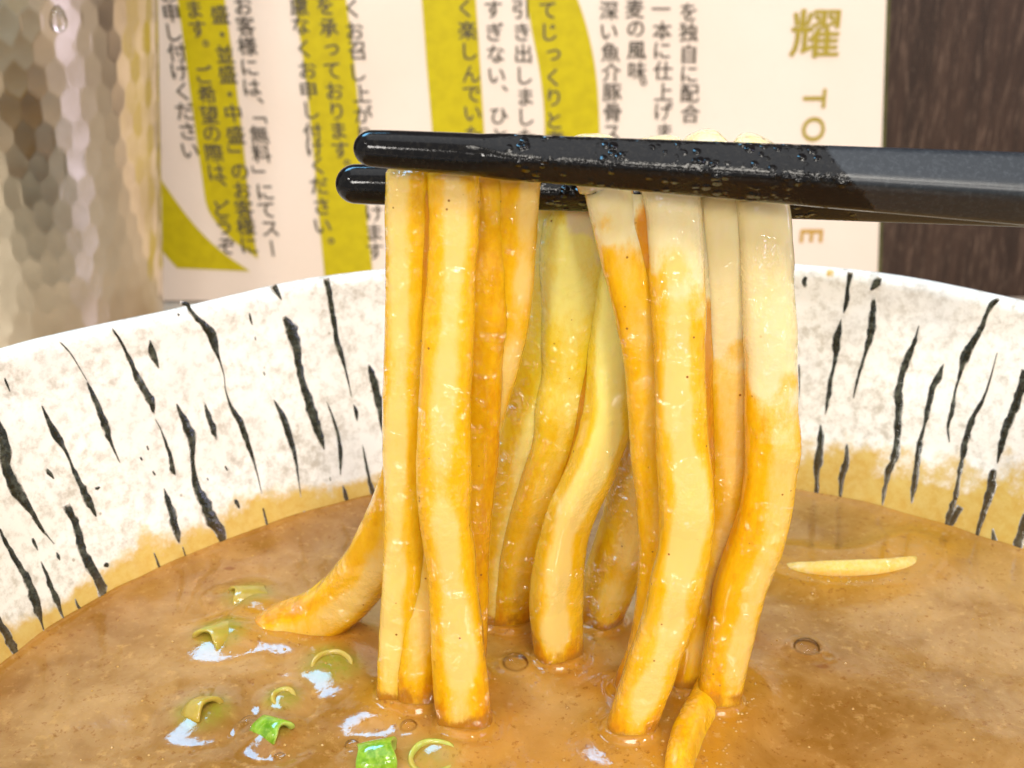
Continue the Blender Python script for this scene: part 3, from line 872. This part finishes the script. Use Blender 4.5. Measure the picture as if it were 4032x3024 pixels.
def loop_over(front_rows, back_rows, xs, wtop, squash=1.0):
    """front leg (bottom to top), over the rear chopstick, down the back leg"""
    x0 = front_rows[0][0]; xb = back_rows[0][0]
    rows = [list(r) for r in front_rows[::-1]]
    za = rear_axis(xs).z; ya = rear_axis(xs).y
    t = 1.0 * squash
    rows.append([xs, ya - 3.3, za + 2.2, wtop, 0.0])
    rows.append([xs, ya - 1.8, za + 3.2 * t, wtop, 0.0])
    rows.append([xs + (xb - xs) * 0.15, ya + 0.5, za + 3.75 * t, wtop, 0.0])
    rows.append([xs + (xb - xs) * 0.4, ya + 3.0, za + 2.4 * t, wtop, 0.0])
    rows.append([xs + (xb - xs) * 0.8, ya + 4.2, za - 0.8, wtop, 0.0])
    return rows + [list(r) for r in back_rows]

# --- back legs first (they hang behind the rear chopstick)
B1 = legy([(2165, 850, 240, -.6), (2160, 1000, 235, -.5), (2130, 1250, 220, -.25), (2085, 1480, 200), (2025, 1750, 190), (1980, 1950, 185), (1935, 2200, 175), (1905, 2440, 170)], 132.0, bow=0.5)
B2 = legy([(2270, 850, 300, -.5), (2262, 1100, 285, -.4), (2245, 1350, 235, -.15), (2215, 1550, 200, -.1), (2190, 1720, 192), (2140, 1880, 185), (2080, 2080, 180), (2030, 2300, 175), (2000, 2450, 170)], 131.6, bow=-1.2)
B3 = legy([(2440, 850, 220, -.3), (2425, 1150, 210, -.3), (2412, 1450, 200), (2390, 1650, 205), (2330, 1850, 200), (2260, 2000, 200), (2210, 2160, 200), (2192, 2350, 205), (2200, 2590, 190)], 132.3, bow=-1.8)
B4 = legy([(2640, 900, 220), (2600, 1300, 220), (2550, 1650, 225), (2512, 1900, 230), (2480, 2050, 225), (2438, 2180, 220), (2395, 2300, 210), (2350, 2450, 195)], 132.5, bow=0.5)
B5 = legy([(2960, 900, 170), (2940, 1400, 170), (2900, 1900, 170), (2840, 2200, 170), (2760, 2420, 170)], 132.5, bow=0.5)

F5 = legy([(2372, 700, 180), (2404, 800, 195), (2442, 950, 200), (2484, 1100, 195), (2516, 1250, 190), (2540, 1400, 185), (2562, 1600, 180), (2570, 1800, 175), (2585, 2000, 160), (2590, 2200, 150), (2560, 2500, 150), (2500, 2700, 150)], 123.0, 122.5)
F6 = legy([(2630, 700, 220), (2648, 800, 222), (2660, 950, 220), (2668, 1200, 212), (2670, 1450, 205), (2682, 1700, 208), (2700, 1900, 212), (2704, 2050, 214), (2685, 2200, 212), (2650, 2370, 206), (2615, 2494, 202), (2568, 2617, 200), (2525, 2740, 190), (2480, 2880, 182)], 122.4, bow=-1.0)
F7 = legy([(2820, 710, 205), (2832, 800, 208), (2840, 950, 208), (2856, 1200, 204), (2864, 1450, 200), (2868, 1700, 195), (2866, 1900, 190), (2850, 2050, 180), (2815, 2250, 170), (2770, 2450, 165), (2720, 2650, 165)], 123.4, 123.5, bow=1.0)
F8 = legy([(2985, 730, 205), (3003, 850, 208), (3016, 1000, 212), (3028, 1200, 212), (3038, 1450, 210), (3043, 1650, 210), (3036, 1850, 212), (3008, 2030, 215), (2953, 2190, 212), (2916, 2310, 200), (2890, 2430, 194), (2858, 2570, 190), (2825, 2770, 180)], 122.6, bow=-0.6)

o5 = noodle(loop_over(F5, B2, F5[0][0] - 0.6, 4.9), 'noodle with a pale top in the middle gap, left edge of the right-hand bunch', cleanz=zpx(1040, 123), tone=BACK_BOUNCE, stripe=0.35, seed=1, nseg=190)
o6 = noodle(loop_over(F6, B3, F6[0][0], 5.2), 'thick front noodle whose pale top glitters with white highlights under the chopstick', cleanz=zpx(1180, 122), tone=BACK_BOUNCE, stripe=0.95, shift=-0.08, seed=2, nseg=190)
o7 = noodle(loop_over(F7, B4, F7[0][0], 5.0), 'recessed pale noodle squeezed between the glittering noodle and the outermost right noodle', cleanz=zpx(1480, 123), tone=BACK_BOUNCE, stripe=0.55, seed=3, nseg=190)
o8 = noodle(loop_over(F8, B5, F8[0][0] - 0.2, 5.2), 'outermost right noodle, cream above and orange below, bending left into the broth', cleanz=zpx(1660, 122), tone=BACK_BOUNCE, stripe=0.6, seed=4, nseg=190, side_w=0.35)

F1 = legy([(1608, 600, 185), (1610, 720, 188), (1610, 900, 188), (1606, 1150, 186), (1602, 1400, 184), (1598, 1700, 182), (1598, 2000, 176), (1594, 2250, 170), (1582, 2500, 172), (1575, 2740, 178)], 122.8)
F2 = legy([(1782, 600, 200), (1784, 720, 205), (1786, 900, 200), (1778, 1080, 200), (1765, 1250, 202), (1757, 1450, 208), (1747, 1700, 212), (1748, 1900, 214), (1762, 2080, 204), (1778, 2260, 190), (1792, 2420, 200), (1810, 2600, 214), (1830, 2850, 224)], 122.0, bow=-1.6)
F3 = legy([(1912, 600, 200), (1914, 720, 200), (1912, 900, 200), (1905, 1200, 195), (1892, 1450, 185), (1878, 1700, 180), (1862, 1900, 175), (1850, 2100, 165), (1850, 2400, 150), (1840, 2650, 150)], 123.2, 124.5, bow=0.4)
F4 = legy([(2036, 650, 185), (2038, 760, 180), (2026, 950, 178), (2006, 1150, 182), (1990, 1300, 178), (1955, 1470, 165), (1912, 1640, 155), (1880, 1800, 150), (1860, 2000, 145), (1850, 2300, 140), (1845, 2600, 150)], 122.7, 125.5, bow=1.4)
F1b = legy([(1700, 1500, 170), (1690, 1800, 170), (1672, 2050, 170), (1660, 2300, 165), (1650, 2550, 165), (1645, 2760, 165)], 124.2)
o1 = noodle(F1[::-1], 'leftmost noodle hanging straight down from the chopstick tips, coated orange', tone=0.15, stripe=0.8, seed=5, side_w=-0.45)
o2 = noodle(F2[::-1], 'long foremost noodle of the left bunch, reaching the broth at bottom centre', stripe=0.85, seed=6, deep=0.1, thick=0.72)
o3 = noodle(F3[::-1], 'deep orange noodle in the groove right of the long foremost left noodle', stripe=0.10, shift=0.15, seed=7, deep=0.3)
o4 = noodle(loop_over(F4, B1, F4[0][0], 3.2, 0.78), 'right-hand noodle of the left bunch, curling in behind its neighbours halfway down', tone=BACK_BOUNCE, stripe=0.8, seed=8, nseg=190, side_w=0.62)
noodle(F1b[::-1], 'short visible noodle length between the leftmost and the long foremost noodle near the broth', stripe=0.6, seed=9, deep=.3)

film(o1, F1, F2, 660, 2050, seed=1)
film(o2, F2, F3, 660, 2250, seed=2)
film(o3, F3, F4, 660, 1650, seed=3)
film(o5, F5, F6, 760, 2100, zpx(1040, 123), seed=4)
film(o6, F6, F7, 800, 2150, zpx(1420, 123), seed=5)
film(o7, F7, F8, 800, 2050, zpx(1560, 123), seed=6)
film(o4, B1, B2, 900, 2350, zpx(1150, 130), seed=7)
film(o5, B2, B3, 1300, 2200, zpx(1250, 130), seed=8)
L1 = legy([(1610, 1800, 180), (1570, 1960, 190), (1510, 2120, 205), (1430, 2260, 215), (1330, 2370, 210), (1220, 2440, 205), (1110, 2470, 190)], 127.5, 137.5, dip=False)
L1.append([L1[-1][0] - 5, L1[-1][1] + 0.5, L1[-1][2] - 3.5, 3.5, 0.0])
noodle(L1[::-1], 'noodle swooping out to the left and flattening into the broth', stripe=0.75, seed=10, thick=0.8, wet=0.35, men=0.6)
# arch of noodle breaking the surface below the right bunch
a_ = [(2838, 2665, 0.9), (2822, 2720, 0.6), (2792, 2790, 0.2), (2750, 2870, -0.05), (2712, 2950, -0.1), (2690, 3050, -0.5), (2690, 3200, -2.0)]
rows = []
for px, py, dz in a_:
    p = at_z(px, py, ZS + dz); rows.append([p.x, p.y, p.z, 235 / px_per_mm(p), 0.0])
noodle(rows, 'broth-coated noodle arching just out of the broth at the bottom edge', stripe=0.8, shift=0.0, wet=0.1, sharp=0.6, men=0.6, linez=(ZS + 0.9, ZS - 0.3), seed=11, group=None, thick=0.5, lump=0.5, dip0=1.0)
a_ = [(3060, 2330, -5.0), (3140, 2292, -2.0), (3210, 2286, -1.15), (3330, 2282, -0.8), (3450, 2278, -1.15), (3545, 2268, -2.0), (3620, 2258, -5.0)]
rows = []
for px, py, dz in a_:
    p = at_z(px, py, ZS + dz); rows.append([p.x, p.y, p.z, 7.0, 0.0])
noodle(rows, 'pale noodle lying half sunk in the broth right of the hanging bunch', stripe=0.5, shift=-0.45, dip0=0.6, wet=0.0, men=0.3, linez=(ZS + 1.0, ZS + 0.2), seed=12, group=None, thick=0.42, lump=0.4)

# ------------------------------------------------------------------ scallions
SCAL = []
def scallion(px, py, dz, r, ln, yaw, tilt, murk, label, arc=360, wall=0.55):
    p = at_z(px, py, ZS + dz)
    n, m = 30, 9
    Q = Matrix.Rotation(R(yaw), 3, 'Z') @ Matrix.Rotation(R(tilt), 3, 'X')
    vs, ins, mk = [], [], []
    sd = random.random() * 40
    prof = [(1, -.5), (1.02, -.2), (1.02, .2), (1, .5), (1 - wall * .3 / r, .53), (1 - wall / r, .48), (1 - wall / r, 0), (1 - wall / r, -.48), (1 - wall * .3 / r, -.53)]
    closed = arc >= 359
    for i in range(n):
        a = R(arc) * i / (n if closed else n - 1)
        for k, (f_, h) in enumerate(prof):
            rr = r * f_ * (1 + 0.16 * (vnoise(np.array([math.cos(a) * 1.5 + sd, math.sin(a) * 1.5, sd])) - 0.5))
            q = Vector((rr * math.cos(a), rr * math.sin(a) * 0.86, h * ln * (1 + 0.1 * math.sin(3 * a))))
            q = Q @ q
            vs.append(tuple(p + q)); ins.append(1.0 if k in (4, 5, 6, 7, 8) else 0.0)
            mk.append(murk + 0.5 * max(0, -(q.z + dz) / 1.2))
    fs = []
    for i in range(n if closed else n - 1):
        for k in range(m):
            i2, k2 = (i + 1) % n, (k + 1) % m
            fs.append((i * m + k, i2 * m + k, i2 * m + k2, i * m + k2))
    if not closed:
        fs.append(tuple(range(m))); fs.append(tuple((n - 1) * m + k for k in range(m))[::-1])
    o = link('scallion_ring', vs, fs, M_scal, origin=tuple(p), attrs={'inside': ins, 'murk': mk})
    SCAL.append((p.x, p.y, r))
    return tag(o, label, 'scallion', 'chopped scallion in the broth')

scallion(1490, 2990, 0.8, 2.2, 3.8, 95, 80, 0.0, 'bright green scallion tube cut, clean and shiny, at the bottom edge')
scallion(1700, 3000, 0.1, 2.6, 2.2, 15, 16, 0.55, 'open scallion ring floating beside the bright green tube')
scallion(1075, 2880, 0.2, 1.7, 3.6, 55, 80, 0.05, 'small yellow-green scallion slice catching a white highlight', arc=200)
scallion(870, 2515, -0.15, 2.3, 5.0, -35, 80, 0.68, 'olive scallion piece under broth beside the large bluish highlight', arc=210)
scallion(980, 2365, -0.3, 2.2, 4.2, -70, 80, 0.8, 'murky scallion sliver farthest back, near the swooping noodle', arc=190)
scallion(1310, 2630, 0.12, 2.5, 1.8, 10, 20, 0.82, 'broth-covered scallion ring left of the hanging noodles')
scallion(1115, 2755, 0.05, 1.5, 1.4, 30, 22, 0.78, 'tiny curled scallion ring between two larger pieces')
scallion(800, 2815, -0.25, 2.2, 2.6, 60, 72, 0.85, 'brownish green scallion edge nearest the bowl wall', arc=170)

# ------------------------------------------------------------------ broth surface
step = 0.27
xs = np.arange(BC.x - 83.5, BC.x + 83.5, step); ys = np.arange(BC.y - 83.5, BC.y + 83.5, step)
X, Y = np.meshgrid(xs, ys)
rr = np.hypot(X - BC.x, Y - BC.y); ph = np.arctan2(Y - BC.y, X - BC.x)
rw = rin(ph, ZS)
inside = rr < rw + 0.9
H = np.zeros_like(X); OIL = np.zeros_like(X); GRN = np.zeros_like(X)
P2 = np.stack([X, Y, np.zeros_like(X)], -1)
H += (vnoise(P2 / 14.0 + 3) - 0.5) * 0.9 + (vnoise(P2 / 5.5 + 31) - 0.5) * 0.34 + (vnoise(P2 / 1.6 + 13) - 0.5) * 0.02
H += 0.75 * np.exp(-np.maximum(rw - rr, 0) / 1.3)
# slow radial swell from the lifted noodles
for (sx, sy, sz, hw, mn) in STRANDS:
    x0, x1 = np.searchsorted(xs, [sx - 14, sx + 14]); y0, y1 = np.searchsorted(ys, [sy - 14, sy + 14])
    d = np.hypot(X[y0:y1, x0:x1] - sx, Y[y0:y1, x0:x1] - sy)
    g = np.exp(-np.maximum(d - hw * 0.95, 0) / 1.0) * 1.65 * float(sstep(-5, -2.2, sz - ZS)) * mn
    H[y0:y1, x0:x1] = np.maximum(H[y0:y1, x0:x1], g + H[y0:y1, x0:x1] * (1 - np.clip(g, 0, 1)))
    OIL[y0:y1, x0:x1] = np.maximum(OIL[y0:y1, x0:x1], np.exp(-np.maximum(d - hw, 0) / 4.0))
for k, (sx, sy, r) in enumerate(SCAL):
    d = np.hypot(X - sx, Y - sy)
    GRN = np.maximum(GRN, (0.55 if k < 3 else 0.9) * np.exp(-(d / (r * (1.1 if k < 3 else 1.45))) ** 4))
    H += 0.85 * np.exp(-(d / (r * 1.5)) ** 2) - 0.25 * np.exp(-((d - r * 2.6) / (r * 0.8)) ** 2)
BUB = [(2030, 2640, 1.5), (3175, 2555, 1.6), (1610, 2880, 0.9), (1385, 2925, 0.75), (985, 2860, 1.1), (1100, 2970, 0.6), (1380, 2960, 0.55), (1180, 2955, 0.5), (760, 2950, 0.5), (3260, 2590, 0.7), (2360, 2560, 0.5), (2090, 2480, 0.45), (700, 2590, 0.4), (1245, 2720, 0.4)]
for px, py, r in BUB:
    p = at_z(px, py, ZS); d = np.hypot(X - p.x, Y - p.y)
    H += 0.16 * r * np.exp(-((d - r * 1.25) / (0.35 * r)) ** 2) - 0.05 * r * np.exp(-(d / r) ** 2)
OIL = np.maximum(OIL, 0.75 * np.exp(-((X - 8) / 26) ** 2 - ((Y - 108) / 12) ** 2))
OIL = np.clip(OIL + 0.5 * np.exp(-np.maximum(rw - rr, 0) / 3.0), 0, 1)
def soup_z(x, y):
    i = int(np.clip(np.searchsorted(ys, y), 0, len(ys) - 1)); j = int(np.clip(np.searchsorted(xs, x), 0, len(xs) - 1))
    return ZS + H[i, j]
idx = -np.ones(X.shape, dtype=int); idx[inside] = np.arange(inside.sum())
V = np.stack([X[inside], Y[inside], ZS + H[inside]], 1)
a, b, c_, d_ = idx[:-1, :-1], idx[:-1, 1:], idx[1:, 1:], idx[1:, :-1]
ok = (a >= 0) & (b >= 0) & (c_ >= 0) & (d_ >= 0)
Fq = np.stack([a[ok], b[ok], c_[ok], d_[ok]], 1).tolist()
tag(link('broth', V, Fq, M_broth, origin=(BC.x, BC.y, ZS), attrs={'oil': OIL[inside], 'green': GRN[inside]}), 'thick glossy brown broth filling the streaked bowl', 'broth')

for k, (px, py, r) in enumerate(BUB[:6]):
    p = at_z(px, py, ZS); z = soup_z(p.x + r * 1.2, p.y) - 0.1
    vs = []
    for i in range(10):
        t = math.pi / 2 * i / 9
        for j in range(24):
            vs.append((p.x + r * math.cos(t) * math.cos(2 * math.pi * j / 24), p.y + r * math.cos(t) * math.sin(2 * math.pi * j / 24), z + 0.62 * r * math.sin(t)))
    o = link('broth_bubble', vs, grid_faces(10, 24, True), M_bub, origin=(p.x, p.y, z))
    tag(o, ['clear bubble in the broth under the back noodles at centre', 'large clear bubble right of the hanging noodles', 'bubble beside the long foremost noodle near the scallions',
            'small bubble left of the bright green scallion tube', 'bubble near the yellow-green scallion slice, with a dark centre', 'tiny bubble at the bottom left among the scallions'][k], 'bubble', 'bubbles on the broth')
# froth: tiny beads nobody could count
rng = np.random.RandomState(11)
fv, ff = [], []
def bead(x, y, r):
    z = soup_z(x, y) - r * 0.25; b0 = len(fv)
    for i in range(4):
        t = math.pi / 2 * i / 3.4
        for j in range(8):
            fv.append((x + r * math.cos(t) * math.cos(j * math.pi / 4), y + r * math.cos(t) * math.sin(j * math.pi / 4), z + r * math.sin(t)))
    ff.extend(tuple(q + b0 for q in f4) for f4 in grid_faces(4, 8, True))
    ff.append(tuple(b0 + 24 + j for j in range(8)))
for _ in range(150):
    px = rng.uniform(0, 4032); py = rng.uniform(2150, 3020); p = at_z(px, py, ZS)
    if math.hypot(p.x - BC.x, p.y - BC.y) < 78: bead(p.x, p.y, rng.uniform(0.08, 0.2))
for sx, sy, sz, hw, mn in STRANDS:
    if rng.rand() < 0.5 and abs(sz - ZS) < 1.6:
        t = rng.uniform(math.pi, 2 * math.pi); q = hw + rng.uniform(0.2, 1.2)
        bead(sx + q * math.cos(t), sy + q * math.sin(t), rng.uniform(0.1, 0.24))
o = link('broth_foam', fv, ff, M_foam, origin=(BC.x, BC.y, ZS)); o['kind'] = 'stuff'; tag(o, 'scattered tiny froth beads on the broth', 'foam')

# ------------------------------------------------------------------ metal cup
CC = (-131.0, 330.0)
def cup_r(z): return 33.0 + (z / 100.0) * 8.2
n, nz = 720, 240
ph = np.linspace(-math.pi, math.pi, n, endpoint=False)
zz = np.linspace(1.2, 134, nz)
rows = []
hexw = 2 * math.pi / 54; hexh = 6.6
for z in zz:
    j0 = z / hexh
    best = np.full(n, 9.0)
    for dj in (-1, 0, 1, 2):
        j = math.floor(j0) + dj
        off = 0.5 * (j % 2)
        u = ph / hexw - off
        i = np.round(u)
        jx = (vnoise(np.stack([i * 1.7, np.full(n, j * 1.3), np.zeros(n)], -1)) - 0.5) * 0.5
        jz = (vnoise(np.stack([i * 1.1 + 9, np.full(n, j * 2.3), np.zeros(n) + 5], -1)) - 0.5) * 0.5
        dd = ((u - i - jx) / 0.62) ** 2 + ((j0 - j - jz) / 0.72) ** 2
        best = np.minimum(best, dd)
    r = cup_r(z) - 0.12 * (1 - np.clip(best, 0, 1.4))
    rows.append(np.stack([CC[0] + r * np.cos(ph), CC[1] + r * np.sin(ph), np.full(n, z)], 1))
for dz, dr in ((1.0, -0.1), (1.4, -0.6), (1.0, -1.2), (-2, -1.4), (-60, -6.0), (-124, -12)):
    z = 134 + dz; r = cup_r(134) + dr
    rows.append(np.stack([CC[0] + r * np.cos(ph), CC[1] + r * np.sin(ph), np.full(n, z)], 1))
rows.append(np.stack([CC[0] + 0.01 * np.cos(ph), CC[1] + 0.01 * np.sin(ph), np.full(n, 10.0)], 1))
base = [np.stack([CC[0] + r * np.cos(ph), CC[1] + r * np.sin(ph), np.full(n, z)], 1) for r, z in ((0.01, 0.4), (30.5, 0.2), (32.4, 0.4))]
rows = base + rows
tag(link('metal_cup', np.concatenate(rows), grid_faces(len(rows), n, True), M_cup, origin=(CC[0], CC[1], 0)), 'hammered bronze-toned metal cup standing behind the bowl on the left', 'cup')

# drop of water on the cup
d = ray(230, 78)
for t in np.linspace(200, 400, 4000):
    p = CAM + d * t
    if math.hypot(p.x - CC[0], p.y - CC[1]) < cup_r(p.z): break
nrm = Vector((p.x - CC[0], p.y - CC[1], 0)).normalized(); tx = Vector((-nrm.y, nrm.x, 0))
vs = []
for i in range(13):
    t = math.pi * i / 12
    for j in range(20):
        a = 2 * math.pi * j / 20
        q = Vector((math.sin(t) * math.cos(a) * 2.0, math.sin(t) * math.sin(a) * 1.3, math.cos(t) * (3.3 if math.cos(t) > 0 else 2.9)))
        q.x *= 1.0 - 0.18 * math.cos(t)
        vs.append(tuple(p + tx * q.x + nrm * q.y + Vector((0, 0, q.z))))
tag(link('water_drop', vs, grid_faces(13, 20, True), M_water, origin=tuple(p)), 'bead of water clinging to the side of the metal cup', 'water drop')

for o in scene.objects:
    if '_o' in o: del o['_o']
